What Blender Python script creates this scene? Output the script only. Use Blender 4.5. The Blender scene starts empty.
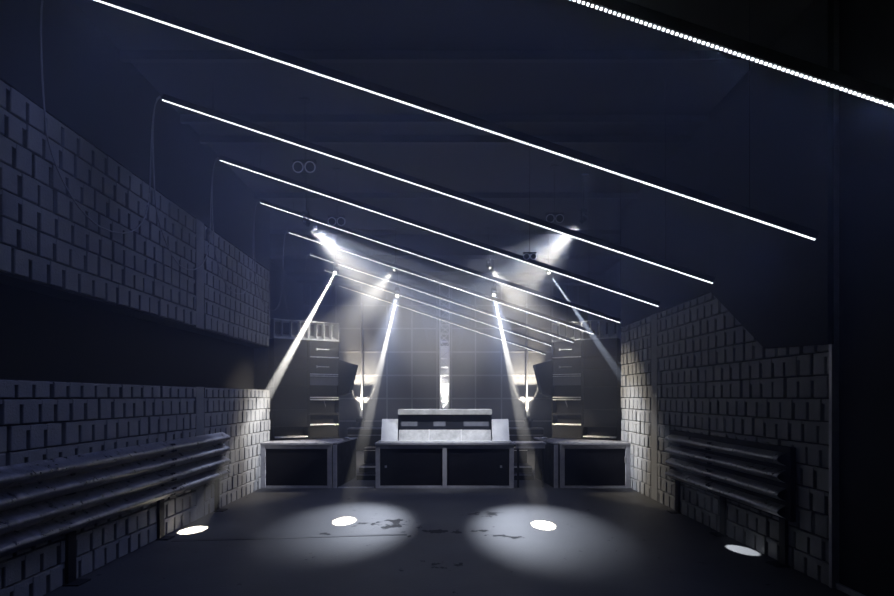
import bpy, bmesh, math, random
from mathutils import Vector, Matrix

random.seed(7)
SC = bpy.context.scene
COL = SC.collection
PI = math.pi
CAM_Z = 1.78
HALF = 3.64            # half width of the hall
BACK = 20.5            # depth of the back wall
END = 12.25            # where the brick side walls stop
ALC = 4.9              # half width of the bay behind the speakers


def led_z(x):          # height of the slanting strip lights
    return 2.461 - 0.3331 * x + CAM_Z


TILT = math.atan(0.3331)

# ------------------------------------------------------------------ materials


def new_mat(name):
    m = bpy.data.materials.new(name)
    m.use_nodes = True
    nt = m.node_tree
    return m, nt, nt.nodes["Principled BSDF"]


def mat(name, col, rough=0.6, metal=0.0, var=0.0, scale=6.0, bump=0.0, bscale=60.0, rvar=0.0, spec=0.5):
    m, nt, p = new_mat(name)
    p.inputs["Base Color"].default_value = (*col, 1)
    p.inputs["Roughness"].default_value = rough
    p.inputs["Metallic"].default_value = metal
    p.inputs["Specular IOR Level"].default_value = spec
    tc = nt.nodes.new("ShaderNodeTexCoord")
    if var or rvar:
        n = nt.nodes.new("ShaderNodeTexNoise")
        n.inputs["Scale"].default_value = scale
        n.inputs["Detail"].default_value = 6
        n.inputs["Roughness"].default_value = 0.65
        nt.links.new(tc.outputs["Object"], n.inputs["Vector"])
        if var:
            r = nt.nodes.new("ShaderNodeValToRGB")
            r.color_ramp.elements[0].position = 0.3
            r.color_ramp.elements[1].position = 0.72
            r.color_ramp.elements[0].color = (*[c * (1 - var) for c in col], 1)
            r.color_ramp.elements[1].color = (*[min(1, c * (1 + var)) for c in col], 1)
            nt.links.new(n.outputs["Fac"], r.inputs["Fac"])
            nt.links.new(r.outputs["Color"], p.inputs["Base Color"])
        if rvar:
            mr = nt.nodes.new("ShaderNodeMapRange")
            mr.inputs["From Min"].default_value = 0.3
            mr.inputs["From Max"].default_value = 0.7
            mr.inputs["To Min"].default_value = max(0.03, rough - rvar)
            mr.inputs["To Max"].default_value = min(1, rough + rvar)
            nt.links.new(n.outputs["Fac"], mr.inputs["Value"])
            nt.links.new(mr.outputs["Result"], p.inputs["Roughness"])
    if bump:
        n2 = nt.nodes.new("ShaderNodeTexNoise")
        n2.inputs["Scale"].default_value = bscale
        n2.inputs["Detail"].default_value = 4
        nt.links.new(tc.outputs["Object"], n2.inputs["Vector"])
        b = nt.nodes.new("ShaderNodeBump")
        b.inputs["Strength"].default_value = bump
        b.inputs["Distance"].default_value = 0.01
        nt.links.new(n2.outputs["Fac"], b.inputs["Height"])
        nt.links.new(b.outputs["Normal"], p.inputs["Normal"])
    return m


def glow(name, col, strength):
    m, nt, p = new_mat(name)
    p.inputs["Base Color"].default_value = (0.8, 0.8, 0.8, 1)
    p.inputs["Emission Color"].default_value = (*col, 1)
    p.inputs["Emission Strength"].default_value = strength
    m.cycles.emission_sampling = 'NONE'
    return m


BLOCK = mat("painted_block", (0.15, 0.152, 0.16), 0.75, var=0.16, scale=3.0, bump=0.5, bscale=45)
MORTAR = mat("dark_joint", (0.012, 0.012, 0.014), 0.95)
BLACKWALL = mat("black_paint", (0.008, 0.008, 0.01), 0.85, var=0.3, scale=2, spec=0.2)
CEIL = mat("black_ceiling", (0.012, 0.0125, 0.015), 0.8, var=0.25, scale=1.2)
CEILBEAM = mat("grey_ceiling_batten", (0.05, 0.05, 0.055), 0.7)
PILASTER = mat("painted_render", (0.13, 0.132, 0.14), 0.8, var=0.12, scale=4, bump=0.2)
BLACK = mat("black_lacquer", (0.006, 0.006, 0.008), 0.45, var=0.3, scale=5, rvar=0.1, spec=0.06)
BLACKMATT = mat("black_matt", (0.008, 0.008, 0.01), 0.8, spec=0.15)
CAB = mat("speaker_paint", (0.008, 0.0082, 0.0095), 0.5, var=0.25, scale=7, bump=0.25, bscale=90, spec=0.12)
CABGREY = mat("grey_baffle", (0.1, 0.1, 0.115), 0.6, var=0.15, scale=6)
HORN = mat("pale_horn", (0.75, 0.75, 0.74), 0.5, var=0.1, scale=9)
EDGE = mat("worn_edge", (0.75, 0.75, 0.76), 0.45, var=0.3, scale=14)
STEEL = mat("brushed_steel", (0.42, 0.42, 0.45), 0.38, 0.85, var=0.2, scale=10, rvar=0.12)
FRAME = mat("grey_frame", (0.3, 0.3, 0.34), 0.42, 0.3, var=0.2, scale=9, rvar=0.1)
TOP = mat("worktop", (0.2, 0.2, 0.22), 0.35, var=0.3, scale=5, rvar=0.12)
PLY = mat("pale_board", (0.6, 0.595, 0.58), 0.55, var=0.12, scale=8, bump=0.1)
WHITE = mat("white_sheet", (0.8, 0.8, 0.8), 0.6, var=0.04)
PLYGREY = mat("greyed_board", (0.42, 0.415, 0.4), 0.6, var=0.3, scale=7, bump=0.1)
GLASSY = mat("dark_screen", (0.015, 0.016, 0.02), 0.12)
SCREEN = mat("dim_grey_fascia", (0.12, 0.125, 0.15), 0.4, var=0.3, scale=12)
RAIL = mat("worn_galvanised", (0.18, 0.18, 0.2), 0.36, 0.75, var=0.6, scale=11, bump=0.35, bscale=55, rvar=0.14)
BOLT = mat("dark_bolt", (0.02, 0.02, 0.025), 0.5, 0.6)
CABLE = mat("grey_cable", (0.22, 0.22, 0.25), 0.5)
BLACKCABLE = mat("black_cable", (0.02, 0.02, 0.022), 0.5)
ALU = mat("bare_aluminium", (0.62, 0.62, 0.64), 0.35, 0.75, var=0.12, scale=12)
RING = mat("lamp_ring", (0.85, 0.85, 0.87), 0.4, 0.0)
PANEL = mat("wall_panel", (0.09, 0.092, 0.1), 0.6, var=0.18, scale=1.6, rvar=0.1)
BATTEN = mat("panel_batten", (0.3, 0.3, 0.32), 0.4, 0.2)
LED = glow("led_glow", (0.85, 0.9, 1.0), 6.0)
LENS = glow("lamp_lens", (1.0, 0.97, 0.9), 14.0)
LENSDIM = glow("lamp_lens_dim", (1.0, 0.97, 0.9), 5.0)
FLOORSHADE = mat("shadow_black", (0.006, 0.006, 0.008), 0.7)  # colour of the shadow line painted on the floor


def floor_mat():
    m, nt, p = new_mat("dark_screed")
    L = nt.links.new
    N = nt.nodes.new
    geo = N("ShaderNodeNewGeometry")
    n = N("ShaderNodeTexNoise"); n.inputs["Scale"].default_value = 1.1; n.inputs["Detail"].default_value = 8
    n.inputs["Roughness"].default_value = 0.6
    L(geo.outputs["Position"], n.inputs["Vector"])
    r = N("ShaderNodeValToRGB")
    r.color_ramp.elements[0].position = 0.3; r.color_ramp.elements[0].color = (0.02, 0.0203, 0.022, 1)
    r.color_ramp.elements[1].position = 0.75; r.color_ramp.elements[1].color = (0.037, 0.0373, 0.04, 1)
    L(n.outputs["Fac"], r.inputs["Fac"])
    # paint worn off down to the dark base in a few places
    wear = N("ShaderNodeTexNoise"); wear.inputs["Scale"].default_value = 5.0; wear.inputs["Detail"].default_value = 7
    wear.inputs["Roughness"].default_value = 0.62
    mp = N("ShaderNodeMapping"); mp.inputs["Scale"].default_value = (1.0, 0.8, 1.0)
    L(geo.outputs["Position"], mp.inputs["Vector"]); L(mp.outputs["Vector"], wear.inputs["Vector"])
    total = None
    for cx, cy, rx, ry in ((-0.75, 8.35, 0.75, 0.5), (0.05, 7.9, 0.8, 0.22), (0.9, 7.6, 0.55, 0.2), (-0.1, 6.35, 0.42, 0.22), (0.55, 9.1, 0.5, 0.3), (-1.6, 7.75, 0.4, 0.16)):
        v = N("ShaderNodeMapping"); v.vector_type = 'POINT'
        v.inputs["Location"].default_value = (-cx / rx, -cy / ry, 0)
        v.inputs["Scale"].default_value = (1 / rx, 1 / ry, 0)
        L(geo.outputs["Position"], v.inputs["Vector"])
        ln = N("ShaderNodeVectorMath"); ln.operation = 'LENGTH'
        L(v.outputs["Vector"], ln.inputs[0])
        inv = N("ShaderNodeMapRange")
        inv.inputs["From Min"].default_value = 0.1; inv.inputs["From Max"].default_value = 1.0
        inv.inputs["To Min"].default_value = 0.2; inv.inputs["To Max"].default_value = 0.0
        L(ln.outputs["Value"], inv.inputs["Value"])
        if total is None:
            total = inv.outputs["Result"]
        else:
            mx = N("ShaderNodeMath"); mx.operation = 'MAXIMUM'
            L(total, mx.inputs[0]); L(inv.outputs["Result"], mx.inputs[1]); total = mx.outputs[0]
    ad = N("ShaderNodeMath"); ad.operation = 'ADD'
    L(wear.outputs["Fac"], ad.inputs[0]); L(total, ad.inputs[1])
    th = N("ShaderNodeMapRange")
    th.inputs["From Min"].default_value = 0.66; th.inputs["From Max"].default_value = 0.675
    L(ad.outputs[0], th.inputs["Value"])
    mix = N("ShaderNodeMix"); mix.data_type = 'RGBA'
    L(th.outputs["Result"], mix.inputs["Factor"]); L(r.outputs["Color"], mix.inputs["A"])
    mix.inputs["B"].default_value = (0.012, 0.012, 0.014, 1)
    L(mix.outputs["Result"], p.inputs["Base Color"])
    p.inputs["Roughness"].default_value = 0.55
    sp = N("ShaderNodeMapRange"); sp.inputs["To Min"].default_value = .22; sp.inputs["To Max"].default_value = .02
    L(th.outputs["Result"], sp.inputs["Value"]); L(sp.outputs["Result"], p.inputs["Specular IOR Level"])
    fine = N("ShaderNodeTexNoise"); fine.inputs["Scale"].default_value = 30; fine.inputs["Detail"].default_value = 5
    L(geo.outputs["Position"], fine.inputs["Vector"])
    b = N("ShaderNodeBump"); b.inputs["Strength"].default_value = 0.25; b.inputs["Distance"].default_value = 0.01
    L(fine.outputs["Fac"], b.inputs["Height"]); L(b.outputs["Normal"], p.inputs["Normal"])
    return m


FLOOR = floor_mat()

# ------------------------------------------------------------------ builders


class MB:
    """collects shapes, then links them as one mesh object"""

    def __init__(self):
        self.v = []; self.f = []

    def add(self, vs, fs, M=None):
        b = len(self.v)
        for v in vs:
            self.v.append(tuple(M @ Vector(v)) if M else tuple(v))
        self.f += [tuple(i + b for i in f) for f in fs]
        return self

    def box(self, x0, x1, y0, y1, z0, z1, M=None):
        vs = [(x0, y0, z0), (x1, y0, z0), (x1, y1, z0), (x0, y1, z0), (x0, y0, z1), (x1, y0, z1), (x1, y1, z1), (x0, y1, z1)]
        return self.add(vs, [(0, 3, 2, 1), (4, 5, 6, 7), (0, 1, 5, 4), (1, 2, 6, 5), (2, 3, 7, 6), (3, 0, 4, 7)], M)

    def prism(self, pts, axis, a0, a1, M=None):
        """pts is a polygon in the plane across the axis; x: (y,z)  y: (x,z)  z: (x,y)"""
        n = len(pts)

        def put(p, a):
            return {'x': (a, p[0], p[1]), 'y': (p[0], a, p[1]), 'z': (p[0], p[1], a)}[axis]
        vs = [put(p, a0) for p in pts] + [put(p, a1) for p in pts]
        fs = [tuple(range(n)), tuple(range(2 * n - 1, n - 1, -1))]
        for i in range(n):
            j = (i + 1) % n
            fs.append((i, i + n, j + n, j))
        return self.add(vs, fs, M)

    def tube(self, pts, r, seg=8, caps=True, M=None):
        pts = [Vector(p) for p in pts]
        vs = []; fs = []
        up = Vector((0, 0, 1))
        for i, p in enumerate(pts):
            t = (pts[min(i + 1, len(pts) - 1)] - pts[max(i - 1, 0)]).normalized()
            ref = up if abs(t.dot(up)) < 0.95 else Vector((0, 1, 0))
            a = t.cross(ref).normalized(); b = t.cross(a).normalized()
            for k in range(seg):
                an = 2 * PI * k / seg
                vs.append(p + r * (math.cos(an) * a + math.sin(an) * b))
        for i in range(len(pts) - 1):
            for k in range(seg):
                k2 = (k + 1) % seg
                fs.append((i * seg + k, i * seg + k2, (i + 1) * seg + k2, (i + 1) * seg + k))
        if caps:
            fs.append(tuple(range(seg))); fs.append(tuple(range(len(vs) - 1, len(vs) - seg - 1, -1)))
        return self.add(vs, fs, M)

    def lathe(self, prof, seg=24, M=None):
        """prof: list of (radius, z)"""
        vs = []; fs = []
        for r, z in prof:
            for k in range(seg):
                a = 2 * PI * k / seg
                vs.append((r * math.cos(a), r * math.sin(a), z))
        for i in range(len(prof) - 1):
            for k in range(seg):
                k2 = (k + 1) % seg
                fs.append((i * seg + k, i * seg + k2, (i + 1) * seg + k2, (i + 1) * seg + k))
        if prof[0][0] > 1e-5:
            fs.append(tuple(range(seg - 1, -1, -1)))
        if prof[-1][0] > 1e-5:
            n = (len(prof) - 1) * seg
            fs.append(tuple(range(n, n + seg)))
        return self.add(vs, fs, M)

    def ring(self, R, r, M=None, seg=28, sub=8):
        vs = []; fs = []
        for i in range(seg):
            a = 2 * PI * i / seg
            for k in range(sub):
                b = 2 * PI * k / sub
                vs.append(((R + r * math.cos(b)) * math.cos(a), (R + r * math.cos(b)) * math.sin(a), r * math.sin(b)))
        for i in range(seg):
            for k in range(sub):
                i2 = (i + 1) % seg; k2 = (k + 1) % sub
                fs.append((i * sub + k, i2 * sub + k, i2 * sub + k2, i * sub + k2))
        return self.add(vs, fs, M)

    def build(self, name, m, parent=None, smooth=False, bevel=0.0, fix=True):
        me = bpy.data.meshes.new(name)
        me.from_pydata(self.v, [], self.f)
        if fix:
            bm = bmesh.new(); bm.from_mesh(me)
            bmesh.ops.recalc_face_normals(bm, faces=bm.faces)
            bm.to_mesh(me); bm.free()
        me.materials.append(m)
        o = bpy.data.objects.new(name, me)
        COL.objects.link(o)
        if smooth:
            me.polygons.foreach_set("use_smooth", [True] * len(me.polygons))
            try:
                me.set_sharp_from_angle(angle=math.radians(40))
            except Exception:
                pass
        if bevel:
            b = o.modifiers.new("edge_bevel", 'BEVEL')
            b.width = bevel; b.segments = 2; b.limit_method = 'ANGLE'
        if parent is not None:
            o.parent = parent
        return o


def empty(name, loc, rz=0.0, rot=None):
    o = bpy.data.objects.new(name, None)
    o.empty_display_size = 0.1
    o.location = loc
    o.rotation_euler = rot if rot else (0, 0, rz)
    COL.objects.link(o)
    return o


def tag(o, label, cat, group=None, kind=None):
    o["label"] = label; o["category"] = cat
    if group:
        o["group"] = group
    if kind:
        o["kind"] = kind
    return o


def struct(o):
    o["kind"] = "structure"
    return o


def copy_tree(o, parent=None):
    c = o.copy(); COL.objects.link(c)
    if parent:
        c.parent = parent
    for ch in list(o.children):
        copy_tree(ch, c)
    return c


def frame_to(d):
    """rotation that turns local -Z onto direction d"""
    return Vector(d).to_track_quat('-Z', 'Y').to_matrix().to_4x4()


# ------------------------------------------------------------------ room shell
Y0 = -2.0
struct(MB().box(-ALC - .3, ALC + .3, Y0 - .3, BACK + .3, -0.3, 0).build("floor", FLOOR))


def roof_z(x):
    return 5.62


mb = MB()
xa, xb = -ALC - .3, ALC + .3
mb.prism([(xa, roof_z(xa)), (xb, roof_z(xb)), (xb, roof_z(xb) + .2), (xa, roof_z(xa) + .2)], 'y', Y0 - .3, BACK + .3)
struct(mb.build("ceiling", CEIL))
for i, y in enumerate((6.6, 8.1, 8.75, 11.2, 13.7, 16.15, 18.3, 19.6)):
    struct(MB().box(-HALF + .02 if y < END else -ALC + .02, HALF - .02 if y < END else ALC - .02, y, y + .07, roof_z(0) - .1, roof_z(0)).build("trim_%d" % (i + 5), CEILBEAM))

ROW = 0.2218


def blocks(mb, side, y0, y1, z0, z1fn, gaps=(), pitch=0.235, ragged=False, low=0):
    """courses of raised painted blocks standing 35 mm proud of the backing"""
    sx = -1 if side == 'l' else 1
    r = low
    z = z0
    while True:
        zt = z1fn
        if z + 0.05 > zt:
            break
        h = min(ROW, zt - z) - 0.015
        y = y0 - pitch * (0.5 if r % 2 else 0) + (0.04 * ((r * 7) % 3 - 1))
        while y < y1:
            w = pitch * random.choice((0.94, 1.0, 1.0, 1.03, 1.08))
            a = max(y + 0.0, y0); b = min(y + w - 0.046, y1)
            y += w
            spans = [(a, b)]
            for g0, g1 in gaps:
                nx = []
                for s, e in spans:
                    if e <= g0 or s >= g1:
                        nx.append((s, e))
                    else:
                        if s < g0: nx.append((s, g0 - .02))
                        if e > g1: nx.append((g1 + .02, e))
                spans = nx
            for s, e in spans:
                if e - s < 0.03:
                    continue
                d = 0.036 + random.uniform(-.005, .006)
                zz = z + (random.uniform(-.012, .0) if ragged and r == low else 0)
                x_in = sx * (HALF - d); x_out = sx * (HALF + 0.01)
                t = random.uniform(-.003, .003)
                c = .006
                vs = [(x_out, s, zz), (x_out, e, zz), (x_out, e, z + h), (x_out, s, z + h),
                      (x_in + t + sx * c, s, zz), (x_in - t + sx * c, e, zz), (x_in - t + sx * c, e, z + h), (x_in + t + sx * c, s, z + h),
                      (x_in + t, s + c, zz + c), (x_in - t, e - c, zz + c), (x_in - t, e - c, z + h - c), (x_in + t, s + c, z + h - c)]
                fs = [(8, 9, 10, 11)]
                for q in range(4):
                    q2 = (q + 1) % 4
                    fs += [(q, q2, q2 + 4, q + 4), (q + 4, q2 + 4, q2 + 8, q + 8)]
                mb.add(vs, fs)
                if e + .05 < y1 and random.random() < .85:
                    zl = z + h * random.uniform(.74, .86)
                    mb.box(min(x_in, x_out) + (.004 if sx < 0 else .004), max(x_in, x_out) - .004, e - .004, e + .055, zl, z + h - .002)
        z += ROW; r += 1


PIL_L = (8.62, 8.9)
PIL_R = (10.15, 10.45)
BAND0, BAND1 = 1.78 + .155, 1.78 + 1.037

LTOP = BAND1 + 7 * ROW
struct(MB().box(-HALF - .02, -HALF + .03, Y0, END, LTOP + .002, roof_z(0) - .002).build("wall_left_upper", BLACKWALL))
# left wall: low wall, dark recess, upper wall
b = MB().box(-HALF - .4, -HALF, Y0, END, 0, BAND0 - .002)
b.box(-HALF - .4, -HALF, Y0, END, BAND1 - .03, roof_z(-HALF) + .1)
wl = struct(b.build("wall_left", MORTAR))
b = MB(); blocks(b, 'l', 3.6, END, 0.0, BAND0, gaps=(PIL_L,), pitch=.232)
o = b.build("block_facing", BLOCK, wl)
b = MB(); blocks(b, 'l', 3.6, END, BAND1, LTOP, gaps=(PIL_L,), pitch=.232, ragged=True)
o = b.build("upper_block_facing", BLOCK, wl)
struct(MB().box(-HALF - .36, -HALF - .3, Y0, END, BAND0 - .01, BAND1).build("window_1", BLACKMATT))
b = MB().box(-HALF - .02, -HALF + .036, PIL_L[0], PIL_L[1], 0, BAND0 - .004)
b.box(-HALF - .02, -HALF + .036, PIL_L[0], PIL_L[1], BAND1 - .03, LTOP)
struct(b.build("trim_1", PILASTER, bevel=.006))
struct(MB().box(-ALC - .3, -ALC, END, BACK, 0, roof_z(-ALC)).build("wall_left_bay", BLACKWALL))
struct(MB().box(-ALC - .3, -HALF - .4, END - .15, END, 0, roof_z(-ALC)).build("wall_left_return", BLACKWALL))

# right wall: block work stops at a steel corner strip, plain black beyond
RB = 5.57
RTOP = 14.5 * ROW
struct(MB().box(HALF - .03, HALF + .02, RB, END, RTOP + .002, roof_z(HALF) - .002).build("wall_right_upper", BLACKWALL))
b = MB().box(HALF, HALF + .3, RB, END, 0, roof_z(HALF) + .02)
wr = struct(b.build("wall_right", MORTAR))
b = MB(); blocks(b, 'r', RB + .015, END, 0.0, RTOP, gaps=(PIL_R,), pitch=.24)
b.build("block_facing", BLOCK, wr)
struct(MB().box(HALF - .036, HALF + .02, PIL_R[0], PIL_R[1], 0, RTOP).build("trim_2", PILASTER, bevel=.006))
struct(MB().box(HALF + .02, HALF + .3, Y0, RB, 0, roof_z(HALF)).build("wall_right_front", BLACKWALL))
struct(MB().box(HALF - .05, HALF + .03, RB - .03, RB + .012, 0, roof_z(HALF) - .02).build("trim_3", FRAME))
struct(MB().box(HALF - .012, HALF + .03, Y0, RB - .03, 0, .05).build("baseboard_right", FRAME))
struct(MB().box(ALC, ALC + .3, END, BACK, 0, roof_z(ALC)).build("wall_right_bay", BLACKWALL))
struct(MB().box(HALF + .3, ALC + .3, END - .15, END, 0, roof_z(HALF)).build("wall_right_return", BLACKWALL))
struct(MB().box(-ALC, ALC, Y0 - .3, Y0, 0, roof_z(-ALC) + .1).build("wall_front", BLACKWALL))

# back wall of square panels with raised battens
wb = struct(MB().prism([(-ALC - .3, 0), (ALC + .3, 0), (ALC + .3, roof_z(ALC)), (-ALC - .3, roof_z(-ALC))], 'y', BACK, BACK + .3).build("wall_back", PANEL))
PX = .87; PZ = .805
b = MB()
k = BACK / 596.0
xs = [(-445.5 + px) * k for px in (310.5, 336, 361.4, 387, 412, 437, 451.5, 475.5, 501.5, 526.8, 552.5, 578)]
zs = [(397 - py) * k + CAM_Z for py in (421, 398.5, 375.4, 352, 328.5, 305.5)]
for x in xs:
    b.box(x - .022, x + .022, BACK - .014, BACK + .01, 0, roof_z(x) - .02)
for z in zs:
    b.box(-ALC, ALC, BACK - .008, BACK + .01, z - .025, z + .025)
b.build("batten_grid", BATTEN, wb)

# thin black slant-cut area over the top of the right block wall near the camera
pts = [(8.0, CAM_Z + 1.43), (6.62, CAM_Z + .54), (RB - .05, CAM_Z + .49), (RB - .05, roof_z(HALF - .1) - .03), (8.0, roof_z(HALF - .1) - .03)]
wbd = MB().prism(pts, 'x', HALF - .1, HALF - .045).build("wall_dark_area", BLACKWALL)
tag(wbd, "black slant-cut area over the top of the right block wall", "board")  # a plain black area on the wall; board is only its category

# ------------------------------------------------------------------ LED strips
SY = [3.34, 5.24, 7.25, 9.1, 11.1, 13.1, 15.15, 17.0, 19.4]
XL, XR = -3.45, 3.25
LEN = (XR - XL) / math.cos(TILT)
xm = (XL + XR) / 2


def make_strip():
    r = empty("led_strip_light", (0, 0, 0), rot=(0, TILT, 0))
    MB().box(-LEN / 2, LEN / 2, -.022, .022, .008, .075).build("bar", BLACKMATT, r)
    b = MB()
    n = int(LEN / .0262)
    for i in range(n):
        x = -LEN / 2 + (i + .5) * LEN / n
        b.box(x - .0065, x + .0065, -.007, .005, -.001, .0085)
    l = b.build("led_tape", LED, r, fix=False)
    l["label"] = "glowing row of white diodes"
    up = Vector((-math.sin(TILT), 0, math.cos(TILT)))
    for x in (-2.9, 2.9):
        p = Vector((x, 0, .07))
        L = (roof_z(0) - led_z(xm + x * math.cos(TILT)) - .07) 
        MB().tube([p, p + up * L], .003, 5).build("hanger", BLACKMATT, r)
    return r


STRIP_W = 23.0
SPREAD = 80
SNAMES = ["nearest strip light, crossing the top right corner",
          "second strip light from the camera, ending above the black wall area",
          "third strip light from the camera, a cable dropping from its left end",
          "fourth strip light from the camera, just past the large pair of ringed lamps",
          "fifth strip light from the camera, just in front of the brightest left lamp",
          "sixth strip light from the camera, just behind the brightest left lamp",
          "seventh strip light from the camera, third from the back",
          "eighth strip light from the camera, second from the back",
          "farthest and shortest looking strip light, nearest the panelled wall"]
proto = make_strip()
for i, y in enumerate(SY):
    o = proto if i == 0 else copy_tree(proto)
    o.location = (xm, y, led_z(xm))
    tag(o, "thin white " + SNAMES[i], "strip light", "strip lights slanting across the hall")
    ld = bpy.data.lights.new("strip_glow", 'AREA')
    ld.shape = 'RECTANGLE'; ld.size = LEN - .5; ld.size_y = .025
    ld.energy = STRIP_W * (.75, .75, .85, 1, 1, 1, 1, 1, 1.2)[i]
    ld.color = (.33, .43, 1.0)
    ld.spread = math.radians(SPREAD)
    lo = bpy.data.objects.new("strip_glow", ld)
    COL.objects.link(lo)
    lo.rotation_euler = (0, TILT, 0)
    lo.location = (xm - .012 * math.sin(TILT), y, led_z(xm) - .012)

# cables that drop from the left strip ends and swag along the block wall


def bez(p0, p1, p2, p3, n=14):
    out = []
    for i in range(n + 1):
        t = i / n
        out.append(((1 - t) ** 3) * Vector(p0) + 3 * t * (1 - t) ** 2 * Vector(p1) + 3 * t * t * (1 - t) * Vector(p2) + t ** 3 * Vector(p3))
    return out


def cable(i, label):
    y1 = SY[i]; y0 = SY[i - 1]
    z = led_z(XL)
    top1 = (XL - .012, y1, z + .03)
    top0 = (XL - .012, y0, z + .03)
    xw = -HALF + .065
    a1 = (xw, y1 - .05, z - 1.15)
    low = (xw, (y0 + y1) / 2 - .05, z - 1.85)
    a0 = (xw, y0 + .1, z - 1.25)
    p = bez(top1, (XL - .13, y1, z + .05), (xw, y1, z - .5), a1, 12)
    p += bez(a1, (xw, y1 - .1, z - 1.6), (xw, y1 - .5, z - 1.85), low, 8)[1:]
    p += bez(low, (xw, y0 + .6, z - 1.85), (xw, y0 + .22, z - 1.6), a0, 8)[1:]
    p += bez(a0, (xw, y0 + .02, z - .7), (XL - .13, y0 - .03, z + .04), (XL - .012, y0 - .012, z + .045), 8)[1:]
    o = MB().tube(p, .0085, 6).build("power_cable", CABLE, smooth=True)
    tag(o, label, "cable", "cables slung between the strip lights")


CN = {2: "thin grey cable slung on the upper left blocks, nearest swag",
      3: "thin grey cable looping between third and fourth strip lights on the left",
      4: "thin grey cable looping between fourth and fifth strip lights on the left",
      5: "thin grey cable looping between fifth and sixth strip lights on the left",
      6: "thin grey cable looping between sixth and seventh strip lights on the left"}
for i in CN:
    cable(i, CN[i])

# ------------------------------------------------------------------ stage lamps


def moving_head(P, T, label, lens_r, spot, power, col, blend, halo=None, lensmat=None, second=None):
    """P lens position, T aim point"""
    P = Vector(P); T = Vector(T)
    d = (T - P).normalized()
    ceil = roof_z(P.x)
    s = lens_r / .07
    R = frame_to(d)
    # head centre sits behind the lens
    C = P - d * .13 * s
    topz = ceil
    r = empty("moving_head_light", (C.x, C.y, topz))
    off = -Vector(r.location)

    def M(m4):
        return Matrix.Translation(off) @ m4
    by = C.z + .2 * s
    by = min(by, topz - .06)
    MB().box(C.x - .09 * s, C.x + .09 * s, C.y - .09 * s, C.y + .09 * s, by, by + .1 * s, M(Matrix())).build("base", BLACKMATT, r, bevel=.006)
    if topz - by - .1 * s > .02:
        MB().tube([(C.x, C.y, by + .1 * s - .01), (C.x, C.y, topz)], .008, 8, M=M(Matrix())).build("drop_pole", BLACKMATT, r)
    MB().box(C.x - .06, C.x + .06, C.y - .06, C.y + .06, topz - .02, topz, M(Matrix())).build("ceiling_plate", BLACKMATT, r)
    # yoke across the horizontal axis square to the aim
    h = Vector((d.x, d.y, 0)); h = h.normalized() if h.length > 1e-4 else Vector((0, 1, 0))
    ax = Vector((h.y, -h.x, 0))
    Y = Matrix((( ax.x, h.x, 0, C.x), (ax.y, h.y, 0, C.y), (0, 0, 1, C.z), (0, 0, 0, 1)))
    b = MB()
    for sg in (-1, 1):
        b.box(sg * .1 * s - .012 * s, sg * .1 * s + .012 * s, -.03 * s, .03 * s, -.04 * s, .19 * s, M(Y))
    b.box(-.112 * s, .112 * s, -.03 * s, .03 * s, .17 * s, .2 * s, M(Y))
    b.build("yoke", BLACKMATT, r)
    H = Matrix.Translation(P) @ R
    hd = MB().lathe([(.04 * s, .24 * s), (.075 * s, .22 * s), (.085 * s, .15 * s), (.08 * s, .08 * s), (.07 * s, .0), (.066 * s, -.006 * s), (.06 * s, -.006 * s), (.06 * s, .012 * s)], 20, M(H)).build("head", BLACKMATT, r, smooth=True)
    ln = MB().lathe([(.06 * s, .003), (.05 * s, -.003 * s), (.0001, -.006 * s)], 20, M(H)).build("lens", lensmat or LENS, hd, smooth=True)
    ln["label"] = "brightly lit round lens"
    tag(r, label, "stage light", "stage lamps under the roof")
    sources = [(spot, power, blend, col)]
    if halo:
        sources.append((halo[0], halo[1], 1.0, halo[2] if len(halo) > 2 else col))
    for q in second or ():  # added fill spots at the lens, brightening console, stacks and side walls
        sources.append((q[0], q[1], 1.0, (.85, .9, 1), q[2]))
    for sp, pw, bl, cc, *other in sources:
        ld = bpy.data.lights.new("beam_or_fill", 'SPOT')
        ld.energy = pw; ld.color = cc; ld.spot_size = math.radians(sp); ld.spot_blend = bl
        ld.shadow_soft_size = lens_r * (.3 if sp < 5 else 1.4)
        lo = bpy.data.objects.new("beam_or_fill", ld); COL.objects.link(lo)
        lo.matrix_world = Matrix.Translation(P + d * .05) @ (frame_to(Vector(other[0]) - P) if other else R)
    return r


def W(px, py, y):      # room point seen at a pixel of the photograph, at a measured depth
    return ((px - 445.5) / 596 * y, y, (397 - py) / 596 * y + CAM_Z)


WARM = (1.0, .92, .78)
COOLW = (.55, .65, 1.0)
BEAMC = (1.0, .91, .75)
# four tight beams down to the floor
BP = 100000
moving_head(W(335, 273, 13.9), (-3.38, 7.98, 0), "small black stage lamp sending the thick left beam down to the left bench", .045, 2.5, BP * 3.8, BEAMC, .4, (11, 300, COOLW))
moving_head(W(397, 296, 15.3), (-1.45, 8.56, 0), "small black stage lamp with steep beam landing left of the floor centre", .045, 2.4, BP * 1.8, BEAMC, .45, (16, 4000, (.72, .8, 1)))
moving_head(W(494, 295, 15.3), (1.36, 8.29, 0), "small black stage lamp with steep beam landing right of the floor centre", .045, 2.4, BP * 1.8, BEAMC, .45, (16, 4000, (.72, .8, 1)))
moving_head(W(549, 273, 13.9), (3.45, 6.93, 0), "small black stage lamp throwing a thin faint beam over the right speakers", .03, 2.0, BP * .4, (.8, .87, 1), .3)
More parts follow.
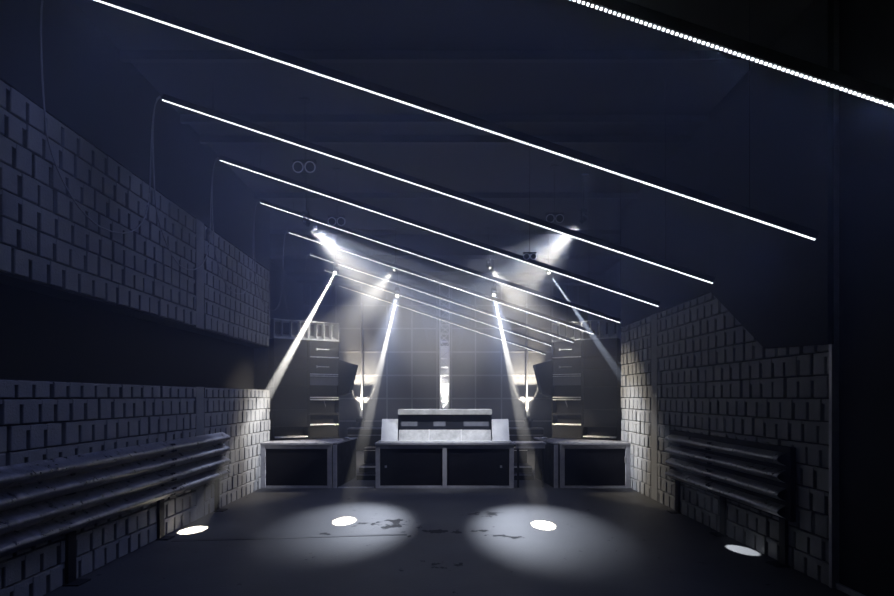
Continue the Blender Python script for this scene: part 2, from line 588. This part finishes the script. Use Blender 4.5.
# four soft washes
P1 = Vector(W(309, 225, 10.35))
moving_head(P1, (1.4, 15.0, 1.05), "brightest stage lamp on the left, with broad soft cone under fifth strip", .04, 28, 11500, WARM, .9, (80, 80, COOLW), second=[(36, 1150, (0, 11.9, 1.2)), (10.5, 7500, (3.3, 16.1, 3.55)), (19, 7500, (3.64, 11.6, .95))])
P2 = Vector(W(581, 222, 10.35))
moving_head(P2, (-1.4, 15.0, 1.05), "brightest stage lamp on the right, its broad cone starting just above third strip", .04, 28, 11500, WARM, .9, (80, 80, COOLW), second=[(36, 1150, (0, 11.9, 1.2)), (10.5, 7500, (-3.3, 16.1, 3.55)), (19, 7500, (-3.64, 11.6, .95))])
P3 = Vector(W(394, 270, 13.5))
moving_head(P3, (-3.64, 11.5, CAM_Z - .7), "small stage lamp lighting the left block wall, left of the ceiling centre", .035, 36, 2400, BEAMC, 1.0, lensmat=LENSDIM)
P4 = Vector(W(490, 268, 13.5))
moving_head(P4, (3.64, 11.5, CAM_Z - .7), "small stage lamp lighting the right block wall, right of the ceiling centre", .035, 36, 2400, BEAMC, 1.0, lensmat=LENSDIM)


def twin(P, r, label):
    """two unlit round lamps in one ceiling bracket"""
    P = Vector(P); ceil = roof_z(P.x)
    e = empty("twin_spotlight", (P.x, P.y, ceil))
    o = -Vector(e.location)
    T0 = Matrix.Translation(o)
    MB().box(P.x - 2.1 * r, P.x + 2.1 * r, P.y + r * .3, P.y + r * 1.3, P.z + r * 1.15, P.z + r * 1.5, T0).build("bracket", BLACKMATT, e)
    MB().tube([(P.x, P.y + r * .8, P.z + r * 1.4), (P.x, P.y + r * .8, ceil)], .004, 8, M=T0).build("drop_pole", BLACKMATT, e)
    MB().box(P.x - .06, P.x + .06, P.y + r * .8 - .06, P.y + r * .8 + .06, ceil - .02, ceil, T0).build("ceiling_plate", BLACKMATT, e)
    for s in (-1, 1):
        Mh = T0 @ Matrix.Translation((P.x + s * 1.1 * r, P.y, P.z)) @ Matrix.Rotation(-s * .05 + .05, 4, 'Y') @ Matrix.Rotation(PI / 2 + .25, 4, 'X')
        c = MB().lathe([(r * .55, -r * 1.5), (r * .8, -r * 1.2), (r * .95, 0), (r * .82, .0), (r * .78, -r * .2)], 24, Mh).build("lamp_can", BLACKMATT, e, smooth=True)
        MB().ring(r * .92, r * .12, Mh).build("ring", RING, c, smooth=True)
        MB().lathe([(r * .8, -r * .12), (r * .5, -.02 * r), (.0001, r * .02)], 20, Mh).build("glass", GLASSY, c, smooth=True)
        MB().box(P.x + s * 1.1 * r - .008, P.x + s * 1.1 * r + .008, P.y + r * .5, P.y + r * .9, P.z + r * .8, P.z + r * 1.2, T0).build("arm", BLACKMATT, e)
    tag(e, label, "spotlight", "unlit twin lamps under the roof")


twin(W(304, 167, 7.64), .07, "pair of unlit ringed lamps high on the left, the largest pair")
twin(W(336.5, 221.5, 10.0), .07, "pair of unlit ringed lamps just above the brightest left stage lamp")
twin(W(555, 218.5, 9.85), .07, "pair of unlit ringed lamps beside the brightest right stage lamp")
twin(W(530, 256.5, 9.0), .048, "smallest pair of unlit ringed lamps, above the right speaker stack")

# ------------------------------------------------------------------ crash barriers used as wall benches


def wprofile(z0, xw, s):
    """outline of one W-beam, height 0.31, face towards the room; returns front curve (x, z)"""
    pts = []
    n = 28
    for i in range(n + 1):
        t = i / n
        a = .5 - .5 * math.cos(4 * PI * t)
        a = a ** .75
        edge = 1.0
        pts.append((xw + s * (.0 + .125 * a * edge), z0 + .36 * t))
    return pts


def barrier(side, y0, y1, posts, splices, label):
    s = 1 if side == 'l' else -1
    xb = -s * HALF + s * .07
    e = empty("crash_barrier", (-s * HALF, (y0 + y1) / 2, 0))
    T0 = Matrix.Translation(-Vector(e.location))
    for j, z0 in enumerate((.49, .86)):
        for a, b_ in zip([y0] + splices, splices + [y1]):
            pr = wprofile(z0, xb + (.004 if a != y0 else 0) * s, s)
            ny = max(2, int((b_ - a) / .3))
            ys = [a + (b_ + .12 * (b_ != y1) - a) * q / ny for q in range(ny + 1)]
            vs = []; fs = []
            th = .006
            for y in ys:
                for (x, z) in pr: vs.append((x, y, z))
                for (x, z) in pr: vs.append((x - s * th, y, z))
            m = len(pr)
            for q in range(len(ys) - 1):
                o0 = q * 2 * m; o1 = (q + 1) * 2 * m
                for i in range(m - 1):
                    fs.append((o0 + i, o0 + i + 1, o1 + i + 1, o1 + i))
                    fs.append((o0 + m + i, o1 + m + i, o1 + m + i + 1, o0 + m + i + 1))
                for i in (0, m - 1):
                    fs.append((o0 + i, o1 + i, o1 + m + i, o0 + m + i))
            for o0 in (0, (len(ys) - 1) * 2 * m):
                for i in range(m - 1):
                    fs.append((o0 + i, o0 + i + 1, o0 + m + i + 1, o0 + m + i))
            rail = MB().add(vs, fs, T0).build("rail", RAIL, e, smooth=True)
            if b_ != y1:
                for dy in (.03, .09):
                    for dz in (.05, .125, .235, .31):
                        Mx = T0 @ Matrix.Translation((xb + s * (.105 if dz in (.125, .235) else .085), b_ + dy, z0 + dz)) @ Matrix.Rotation(s * PI / 2, 4, 'Y')
                        MB().lathe([(.0001, .022), (.012, .02), (.014, 0), (.014, -.02)], 8, Mx).build("bolt", BOLT, rail)
    for y in posts:
        MB().box(-s * HALF + s * .04, xb + s * .002, y - .06, y + .06, 0, 1.16, T0).build("post", BLACKMATT, e)
        MB().box(-s * HALF + s * .04, xb + s * .12, y - .1, y + .1, 0, .012, T0).build("foot_plate", BLACKMATT, e)
        for z0 in (.49 + .18, .86 + .18):
            MB().box(xb - s * .002, xb + s * .012, y - .03, y + .03, z0 - .03, z0 + .03, T0).build("spacer", BLACKMATT, e)
    tag(e, label, "crash barrier")
    return e


barrier('l', 3.0, 9.55, [9.35, 7.5, 5.7, 3.9], [7.55], "long double steel crash barrier bolted to the left block wall")
rb = barrier('r', 6.2, 9.35, [9.2, 7.7, 6.32], [7.8], "short double steel crash barrier bolted to the right block wall")
bk = MB().box(HALF - .1, HALF - .042, 6.12, 9.42, .5, 1.26, Matrix.Translation(-Vector(rb.location))).build("back_board", BLACKMATT, rb)

# ------------------------------------------------------------------ desks


def desk(name, X0, X1, yf, back, ztop, label, bays=1, legw=.085, shift=0):
    """back: list of (x, y) of the rear edge from right to left"""
    e = empty(name, ((X0 + X1) / 2, yf, 0))
    T0 = Matrix.Translation(-Vector(e.location))
    poly = [(X0 - .01, yf - .02), (X1 + .01, yf - .02)] + back
    MB().prism(poly, 'z', ztop - .04, ztop, T0).build("worktop", TOP, e, bevel=.004)
    inner = [(X0 + .03, yf + .05), (X1 - .03, yf + .05)] + [(x - (.03 if x > 0 else -.03) * 0 + (.03 if i else -.03), y - .03) for i, (x, y) in enumerate(back)]
    MB().prism(inner, 'z', .04, ztop - .041, T0).build("body", BLACK, e)
    xs_ = [X0 + (X1 - X0 - legw) * i / bays for i in range(bays + 1)]
    for x in xs_:
        MB().box(x, x + legw, yf, yf + .07, 0, ztop - .04, T0).build("leg", FRAME, e, bevel=.003)
    for i in range(bays):
        a = xs_[i] + legw; b_ = xs_[i + 1]
        MB().box(a, b_, yf + .01, yf + .06, ztop - .115, ztop - .04, T0).build("top_rail", FRAME, e)
        MB().box(a, b_, yf + .015, yf + .05, .0, .045, T0).build("bottom_rail", FRAME, e)
        pn = MB().box(a + .01, b_ - .01, yf + .03, yf + .048, .05, ztop - .13, T0).build("front_panel", BLACK, e)
    return e


YD = 11.62
ZT = .885
front_dir = ((-2.335 + 3.55), (13.13 - 12.3))
ld_ = desk("bar_counter", -3.6, -2.22, YD, [(-2.22, 12.98), (-3.6, 12.14)], ZT, "")
tag(ld_, "black panelled counter with grey frame against the left block wall", "counter")
MB().box(.045 - .69 + .02, .075 - .69 + .02, -.006, .008, .5, .62).build("latch", STEEL, ld_)
rd_ = desk("bar_counter", 2.24, 3.6, YD, [(3.6, 12.14), (2.24, 12.98)], ZT, "")
tag(rd_, "black panelled counter with grey frame against the right block wall", "counter")
MB().box(.69 - .12, .69 - .1, -.006, .008, .5, .62).build("latch", STEEL, rd_)
cd_ = desk("dj_table", -1.365, 1.335, YD, [(1.345, YD + .75), (-1.375, YD + .75)], ZT, "", bays=2)
tag(cd_, "wide black two-bay table in the middle under the pale console", "table")
for x, z in ((1.1, .42), (-1.15, .42)):
    MB().box(x - .02, x + .02, -.004, .03, z - .02, z + .02).build("stud", STEEL, cd_)


def side_cab(s, label):
    e = empty("side_cabinet", (s * 2.15, YD + .05, 0))
    T0 = Matrix.Translation(-Vector(e.location))
    pts = [(s * 2.205, YD + .04), (s * 2.13, YD + .04), (s * 1.985, 13.25), (s * 2.205, 13.0)]
    MB().prism(pts, 'z', 0, ZT - .03, T0).build("carcass", BLACK, e)
    pts = [(s * 2.205, YD + .02), (s * 2.12, YD + .02), (s * 1.965, 13.28), (s * 2.205, 13.02)]
    MB().prism(pts, 'z', ZT - .03, ZT, T0).build("worktop", TOP, e)
    pts = [(s * 2.2, YD + .015), (s * 2.125, YD + .015), (s * 2.121, YD + .05), (s * 2.2, YD + .05)]
    MB().prism(pts, 'z', 0, ZT - .04, T0).build("corner_post", FRAME, e)
    tag(e, label, "cabinet")


side_cab(-1, "narrow black side cabinet joined to the left counter's inner end")
side_cab(1, "narrow black side cabinet joined to the right counter's inner end")

# flap that bridges the gap between middle table and right counter
e = empty("counter_flap", (1.73, YD, 0))
MB().box(-.37, .24, .02, .5, ZT - .035, ZT).build("board", TOP, e, bevel=.003)
MB().box(-.35, .22, .03, .06, ZT - .11, ZT - .036).build("hinge_rail", FRAME, e)
for x in (-.3, .19):
    MB().box(x - .02, x + .02, .1, .14, 0, ZT - .036).build("leg", BLACKMATT, e)
tag(e, "flat counter flap bridging the gap beside the right counter", "counter flap")

# kick board and steps behind the desks
struct(MB().box(-2.1, -1.4, YD + .02, YD + .05, 0, .022).build("trim_4", FRAME))
e = empty("stage_riser", (0, 12.75, 0))
MB().box(-1.9, 1.9, 0, .35, 0, .12).build("step", BLACK, e, bevel=.004)
MB().box(-1.9, 1.9, .36, 2.4, 0, .25).build("platform", BLACK, e, bevel=.004)
MB().box(-1.9, 1.9, -.006, .0, .1, .125).build("step_edge", FRAME, e)
MB().box(-1.9, 1.9, .345, .358, .225, .255).build("platform_edge", FRAME, e)
tag(e, "low black stepped stage riser behind the middle table", "stage riser")
for s, lab in ((-1, "low black storage case on the riser, left of the middle table"), (1, "low black storage case on the riser, behind the counter flap")):
    e = empty("storage_case", (s * 1.66, 13.75, .257))
    MB().box(-.22, .22, 0, .5, 0, .3).build("body", BLACK, e, bevel=.01)
    MB().box(-.226, .226, -.006, .506, .3, .34).build("lid", BLACK, e, bevel=.008)
    MB().box(-.228, .228, -.01, -.001, .285, .3).build("edge_strip", STEEL, e)
    tag(e, lab, "storage case")

# ------------------------------------------------------------------ console on the middle table
e = empty("dj_console", (0, YD + .1, ZT))
MB().box(-1.29, 1.28, -.03, .6, 0, .03).build("base_board", PLY, e, bevel=.003)


def lean(x0, x1, y0, z0, y1, z1, th=.02):
    d = Vector((0, y1 - y0, z1 - z0)).normalized(); n = Vector((0, d.z, -d.y)) * th
    return MB().prism([(y0, z0), (y1, z1), (y1 + n.y, z1 + n.z), (y0 + n.y, z0 + n.z)], 'x', x0, x1)


lean(-1.27, -.945, .0, .03, .2, .455).build("wing_panel", PLY, e, bevel=.003)
lean(.92, 1.26, .0, .03, .2, .455).build("wing_panel", PLY, e, bevel=.003)
for x0, x1 in ((-.925, -.335), (-.315, .3), (.32, .9)):
    lean(x0, x1, .03, .03, .12, .245).build("lower_panel", PLYGREY, e)
for x in (-.325, .31):
    MB().prism([(.0, .03), (.045, .03), (.13, .25), (.1, .25)], 'x', x - .01, x + .01).build("divider", PLY, e)
b = lean(-.93, .905, .14, .25, .19, .53)
b.build("dark_fascia", GLASSY, e)
for x0, x1 in ((-.88, -.56), (-.24, .0), (.36, .86)):
    lean(x0, x1, .148, .315, .164, .405, .012).build("control_screen", SCREEN, e)
MB().box(-.945, .92, .1, .5, .545, .65).build("top_shelf", PLYGREY, e, bevel=.004)
for x0 in (-.942, .9):
    MB().prism([(.06, .03), (.55, .03), (.55, .545), (.16, .545)], 'x', x0, x0 + .018).build("cheek", BLACK, e)
MB().box(-.92, .9, .5, .52, .03, .545).build("rear_panel", BLACK, e)
tag(e, "pale wooden console with sloping wings and dark screen band on the middle table", "console")

# coils of cable on the counters
for s, lab in ((-1, "small tangle of black cable on the left side cabinet"), (1, "small tangle of black cable on the right side cabinet")):
    p = []
    cx, cy = s * 2.08, 12.55
    for i in range(90):
        a = i * .42
        rr = .05 + .02 * math.sin(i * .9) + .012 * math.sin(i * .37)
        p.append((cx + rr * math.cos(a) * 1.1, cy + 2.2 * rr * math.sin(a), ZT + .012 + .03 * (i / 90) + .006 * math.sin(i * 1.7)))
    tag(MB().tube(p, .008, 6).build("cable_coil", CABLE, smooth=True), lab, "cable")

# ------------------------------------------------------------------ speaker stacks


def shell(e, w, d, h, recess=.06, t=.022, base=BLACKMATT):
    b = MB()
    b.box(0, t, 0, d, 0, h).box(w - t, w, 0, d, 0, h)
    b.box(t, w - t, d - .02, d, 0, h)
    b.box(t, w - t, 0, d, h - t, h)
    c = b.build("cabinet_shell", CAB, e)
    MB().box(t, w - t, 0, d - .02, 0, t).build("bottom_board", EDGE if base is None else CAB, e)
    return c


def cabinet(kind, w, h, d=.46):
    t = .022
    e = empty({'horn': 'horn_speaker'}.get(kind, 'speaker_cabinet'), (0, 0, 0))
    e["w"] = w
    if kind == 'horn':
        b = MB()
        b.box(0, t, 0, d, 0, h).box(w - t, w, 0, d, 0, h).box(t, w - t, 0, d, h - t, h).box(t, w - t, .33, d, t, h - t)
        b.box(t, w - t, 0, d, 0, t)
        b.build("cabinet_shell", HORN, e)
        for i in range(1, 4):
            x = w * i / 4
            MB().prism([(x - .008, .0), (x + .008, .0), (x + .06, .33), (x + .045, .33)], 'z', t, h - t).build("vane", HORN, e)
        MB().prism([(.0, t), (.33, t), (.33, .14)], 'x', t, w - t).build("throat_floor", HORN, e)
        MB().box(t, w - t, .315, .328, .15, h - .05).build("throat", CABGREY, e)
    else:
        shell(e, w, d, h)
        if kind == 'slot':
            MB().box(t, w - t, .05, .07, t, h - t).build("baffle", CAB, e)
            b = MB().box(w * .24, w * .66, -.002, .05, h * .5 - .0, h * .5 + .022)  # pale bar painted as the light inside a recessed slot
            b.box(w * .24, w * .28, .0, .05, h * .5 - .02, h * .5 + .04)
            o = b.build("slot_light_bar", HORN, e); o["label"] = "pale bar painted as light in the slot"
            MB().box(t, w - t, -.006, .05, t, t + .026).build("lip", EDGE, e)
        elif kind == 'panel':
            MB().box(t, w - t, .12, .14, t, h - t).build("baffle", BLACKMATT, e)
            b = MB().prism([(.0, h - t - .235), (.1, h - t - .235), (.1, h - t), (.045, h - t)], 'x', t, w - t)
            o = b.build("grille", CABGREY, e); o["label"] = "grey sloping grille"
            MB().prism([(-.012, h - .02), (.06, h - .02), (.06, h), (-.012, h)], 'x', t, w - t).build("lip", EDGE, e)
            MB().box(t, w - t, -.006, .1, t, t + .026).build("lip", EDGE, e)
        elif kind == 'open':
            MB().box(t, w - t, .25, .27, t, h - t).build("baffle", BLACKMATT, e)
            MB().box(t, w - t, -.006, .02, h - t - .01, h - t + .012).build("lip", EDGE, e)
            b = MB().tube(bez((w * .48, -.012, h - t), (w * .47, -.02, h * .7), (w * .55, -.015, h * .6), (w * .53, -.01, h * .45), 8), .008, 6)
            b.build("dangling_lead", CABLE, e)
        elif kind == 'tray':
            MB().box(t, w - t, .3, .32, t, h - t).build("baffle", BLACKMATT, e)
            MB().box(t, w - t, -.012, .3, t, t + .03).build("tray", EDGE, e)
        elif kind == 'plain':
            MB().box(t, w - t, .035, .055, t, h - t).build("baffle", CAB, e)
        elif kind == 'sub':
            MB().box(t, w - t, .02, .04, t, h - t).build("baffle", BLACK, e)
            MB().lathe([(.0001, .03), (.06, .03), (.2, .0), (.23, -.012), (.25, -.002)], 28,
                       Matrix.Translation((w / 2, .02, h / 2)) @ Matrix.Rotation(PI / 2, 4, 'X')).build("driver", BLACKMATT, e, smooth=True)
    return e


INNER = [('sub', .91, "black bass cabinet on the floor under the inner column"), ('plain', .245, "plain black cabinet low in the inner column"),
         ('tray', .255, "black cabinet with bright tray edge in the inner column"),
         ('open', .335, "open black cabinet with dangling lead in the inner column"), ('panel', .5, "cabinet with grey sloping grille in the inner column"),
         ('slot', .37, "lower of two cabinets with painted slot light in the inner column"), ('slot', .385, "upper of two cabinets with painted slot light in the inner column"),
         ('horn', .41, "pale vaned horn on top of the inner column")]
OUTER = [('sub', .91, "black bass cabinet on the floor under the outer column"), ('tray', .255, "low black cabinet with thin bright edge in the outer column"),
         ('plain', .35, "second black cabinet up in the outer column, above the bright edge"), ('plain', .48, "third black cabinet up in the outer column"),
         ('plain', .37, "black cabinet halfway up the outer column"), ('plain', .25, "shallow black cabinet second below the outer horn"),
         ('plain', .385, "black cabinet directly under the outer horn"), ('horn', .41, "pale vaned horn on top of the outer column")]
KS = 1.252
S0 = Vector((-3.55, 12.3, 0)) * KS; S1 = Vector((-2.916, 12.733, 0)) * KS; S2 = Vector((-2.335, 13.13, 0)) * KS
for s, side in ((-1, "left"), (1, "right")):
    for colname, parts, A, B in (("outer", OUTER, S0, S1), ("inner", INNER, S1, S2)):
        a = Vector(A); b = Vector(B)
        if s > 0:
            a, b = Vector((-B.x, B.y, 0)), Vector((-A.x, A.y, 0))
        u = (b - a); w = u.length; ang = math.atan2(u.y, u.x)
        z = 0
        for kind, h, lab in parts:
            h = .69 if kind == 'sub' else h * KS
            e = cabinet(kind, w - .016, h - .006)
            e.location = (a.x + .008 * math.cos(ang), a.y + .008 * math.sin(ang), z)
            e.rotation_euler = (0, 0, ang)
            z += h
            tag(e, lab + " of the " + side + " stack", "speaker", side + " speaker stack")

# angled monitor speaker beside each stack


def monitor(s, label):
    e = empty("monitor_speaker", (s * 2.85, 16.5, CAM_Z + .04))
    T0 = Matrix.Translation(-Vector(e.location))
    k_ = 16.45 / 596

    def q(px, py): return ((px - 445.5) * k_ * (-s), (397 - py) * k_ + CAM_Z)
    outline = [q(338.5, 359.8), q(356, 364.5), q(349, 393), q(338.5, 396)]
    MB().prism(outline, 'y', 16.4, 16.9, T0).build("enclosure", BLACK, e, bevel=.01)
    ins = [q(340.5, 363), q(353.5, 366.6), q(347.5, 391), q(340.5, 393)]
    MB().prism(ins, 'y', 16.385, 16.4, T0).build("front_grille", BLACKMATT, e)
    x0 = s * 2.9; x1 = s * 3.05
    MB().box(min(x0, x1), max(x0, x1), 16.55, 16.62, CAM_Z + .4, CAM_Z + .5, T0).build("bracket", BLACKMATT, e)
    tag(e, label, "speaker")


monitor(-1, "black tilted monitor speaker on the inner side of the left stack")
monitor(1, "black tilted monitor speaker on the inner side of the right stack")

# ------------------------------------------------------------------ rear counter, truss, wall pipes and uplights
e = empty("rear_counter", (0, 19.5, 0))
MB().box(-3.2, 3.2, 0, .55, 0, .72).build("body", BLACK, e)
MB().box(-3.22, 3.22, -.02, .56, .72, .76).build("worktop", TOP, e, bevel=.004)
MB().box(-3.2, 3.2, -.016, -.001, .52, .545).build("rail", FRAME, e)
tag(e, "long low black counter along the panelled back wall", "counter")

tx = -.03
ty = 19.85
ttop = roof_z(tx + .25) - .05
e = empty("truss_column", (tx, ty, .76))
hw = .16
for sx in (-1, 1):
    for sy in (-1, 1):
        MB().tube([(sx * hw, sy * hw, 0), (sx * hw, sy * hw, ttop - .76)], .025, 10).build("chord", ALU, e, smooth=True)
for face in range(4):
    b = MB()
    M4 = Matrix.Rotation(face * PI / 2, 4, 'Z')
    z = .05; f = 1
    while z + .3 < ttop - .76:
        b.tube([(-hw * f, -hw, z), (hw * f, -hw, z + .27)], .011, 6, M=M4)
        b.tube([(-hw, -hw, z), (hw, -hw, z)], .011, 6, M=M4)
        z += .28; f = -f
    b.build("lacing", ALU, e)
sl = MB().box(-.14, .14, -.02, .02, .05, 2.72).build("white_core_panel", WHITE, e)
sl["label"] = "white panel inside the truss"
b = MB().box(-.2, .2, -.2, .2, 0, .012)
b.build("base_plate", ALU, e)
tag(e, "square aluminium truss column glowing at the centre of the back wall", "truss")

for x, lab, l2 in (((361.6 - 445.5) / 596 * 20.25, "thin upright wall pipe lit at the left of the back wall", "black uplight on the rear counter under the left pipe"),
                   ((527.2 - 445.5) / 596 * 20.25, "thin upright wall pipe lit at the right of the back wall", "black uplight on the rear counter under the right pipe")):
    e = empty("wall_pipe", (x, 20.3, .98))
    zt = min(roof_z(x) - .05, CAM_Z + 3.2)
    MB().tube([(0, 0, 0), (0, 0, zt - .98)], .03, 12).build("pipe", ALU, e, smooth=True)
    MB().box(-.25, .25, -.01, .16, CAM_Z - .06 - .98, CAM_Z - .02 - .98).build("cross_bracket", BLACKMATT, e)
    tag(e, lab, "pipe", "upright pipes on the back wall")
    e = empty("uplight", (x, 19.95, .76))
    MB().lathe([(.11, 0), (.13, .02), (.13, .2), (.15, .22), (.15, .3), (.13, .3), (.12, .27)], 24).build("housing", BLACKMATT, e, smooth=True)
    ln = MB().lathe([(.12, .285), (.0001, .29)], 20).build("lens", LENSDIM, e)
    tag(e, l2, "uplight", "uplights along the back wall")
e = empty("uplight", (tx, 19.58, .76))
MB().box(-.12, .12, -.06, .06, 0, .3).build("housing", BLACKMATT, e, bevel=.01)
MB().box(-.1, .1, -.05, .05, .3, .304).build("lens", LENSDIM, e)
tag(e, "black uplight on the rear counter in front of the truss column", "uplight", "uplights along the back wall")


def spot(loc, aim, ang, pw, col, blend=.6, r=.05):
    d = (Vector(aim) - Vector(loc)).normalized()
    ld = bpy.data.lights.new("uplight_beam", 'SPOT')
    ld.energy = pw; ld.color = col; ld.spot_size = math.radians(ang); ld.spot_blend = blend; ld.shadow_soft_size = r
    lo = bpy.data.objects.new("uplight_beam", ld); COL.objects.link(lo)
    lo.matrix_world = Matrix.Translation(loc) @ frame_to(d)


for x in ((361.6 - 445.5) / 596 * 20.25, (527.2 - 445.5) / 596 * 20.25):
    spot((x, 20.0, 1.09), (x, 20.45, 2.1), 44, 3000, BEAMC)
spot((tx, 19.58, 1.1), (tx, 19.88, 2.7), 24, 1300, (1, .98, .94))

# shadow line across the floor, painted as a thin dark strip
tp = MB().prism([(-3.38, 7.33), (-3.38, 7.43), (-.5, 7.74), (-.5, 7.68)], 'z', .0005, .003).build("floor_shadow_line", FLOORSHADE)
tag(tp, "long dark shadow line painted across the floor left of centre", "painted shadow")

# ------------------------------------------------------------------ haze and render settings
w = bpy.data.worlds.new("hazy_air")
SC.world = w
w.use_nodes = True
nt = w.node_tree
nt.nodes.clear()
out = nt.nodes.new("ShaderNodeOutputWorld")
bg = nt.nodes.new("ShaderNodeBackground")
bg.inputs["Color"].default_value = (0, 0, 0, 1); bg.inputs["Strength"].default_value = 0
nt.links.new(bg.outputs[0], out.inputs["Surface"])
geo = nt.nodes.new("ShaderNodeNewGeometry")
sep = nt.nodes.new("ShaderNodeSeparateXYZ")
nt.links.new(geo.outputs["Position"], sep.inputs[0])
mr = nt.nodes.new("ShaderNodeMapRange")
mr.interpolation_type = 'SMOOTHSTEP'
mr.inputs["From Min"].default_value = 1.7; mr.inputs["From Max"].default_value = 4.0
mr.inputs["To Min"].default_value = .0; mr.inputs["To Max"].default_value = .062
nt.links.new(sep.outputs["Z"], mr.inputs["Value"])
vs = nt.nodes.new("ShaderNodeVolumeScatter")
vs.inputs["Color"].default_value = (.75, .82, 1, 1)
vs.inputs["Anisotropy"].default_value = .25
low = nt.nodes.new("ShaderNodeMapRange")
low.interpolation_type = 'SMOOTHSTEP'
low.inputs["From Min"].default_value = .85; low.inputs["From Max"].default_value = 1.5
low.inputs["To Min"].default_value = .003; low.inputs["To Max"].default_value = .012
nt.links.new(sep.outputs["Z"], low.inputs["Value"])
add = nt.nodes.new("ShaderNodeMath"); add.operation = 'ADD'
nt.links.new(mr.outputs["Result"], add.inputs[0]); nt.links.new(low.outputs["Result"], add.inputs[1])
far = nt.nodes.new("ShaderNodeMapRange")      # the haze drifts from the stage end
far.interpolation_type = 'SMOOTHSTEP'
far.inputs["From Min"].default_value = 2.5; far.inputs["From Max"].default_value = 11.0
far.inputs["To Min"].default_value = .8; far.inputs["To Max"].default_value = 1.0
nt.links.new(sep.outputs["Y"], far.inputs["Value"])
mul = nt.nodes.new("ShaderNodeMath"); mul.operation = 'MULTIPLY'
nt.links.new(add.outputs[0], mul.inputs[0]); nt.links.new(far.outputs["Result"], mul.inputs[1])
nt.links.new(mul.outputs[0], vs.inputs["Density"])
nt.links.new(vs.outputs[0], out.inputs["Volume"])

cam = bpy.data.cameras.new("camera")
cam.sensor_width = 36; cam.lens = 24.0
cam.shift_y = 99 / 894; cam.shift_x = 1.5 / 894
cam.clip_start = .05
co = bpy.data.objects.new("camera", cam)
COL.objects.link(co)
co.location = (0, 0, CAM_Z)
co.rotation_euler = (PI / 2, 0, 0)
SC.camera = co

SC.view_settings.view_transform = 'Standard'
SC.view_settings.look = 'None'
SC.view_settings.gamma = 1
SC.view_settings.use_curve_mapping = False
SC.view_settings.exposure = 0.0
SC.cycles.use_denoising = True
SC.cycles.max_bounces = 6
SC.cycles.volume_bounces = 0
SC.cycles.sample_clamp_indirect = 4.0
SC.cycles.use_light_tree = True
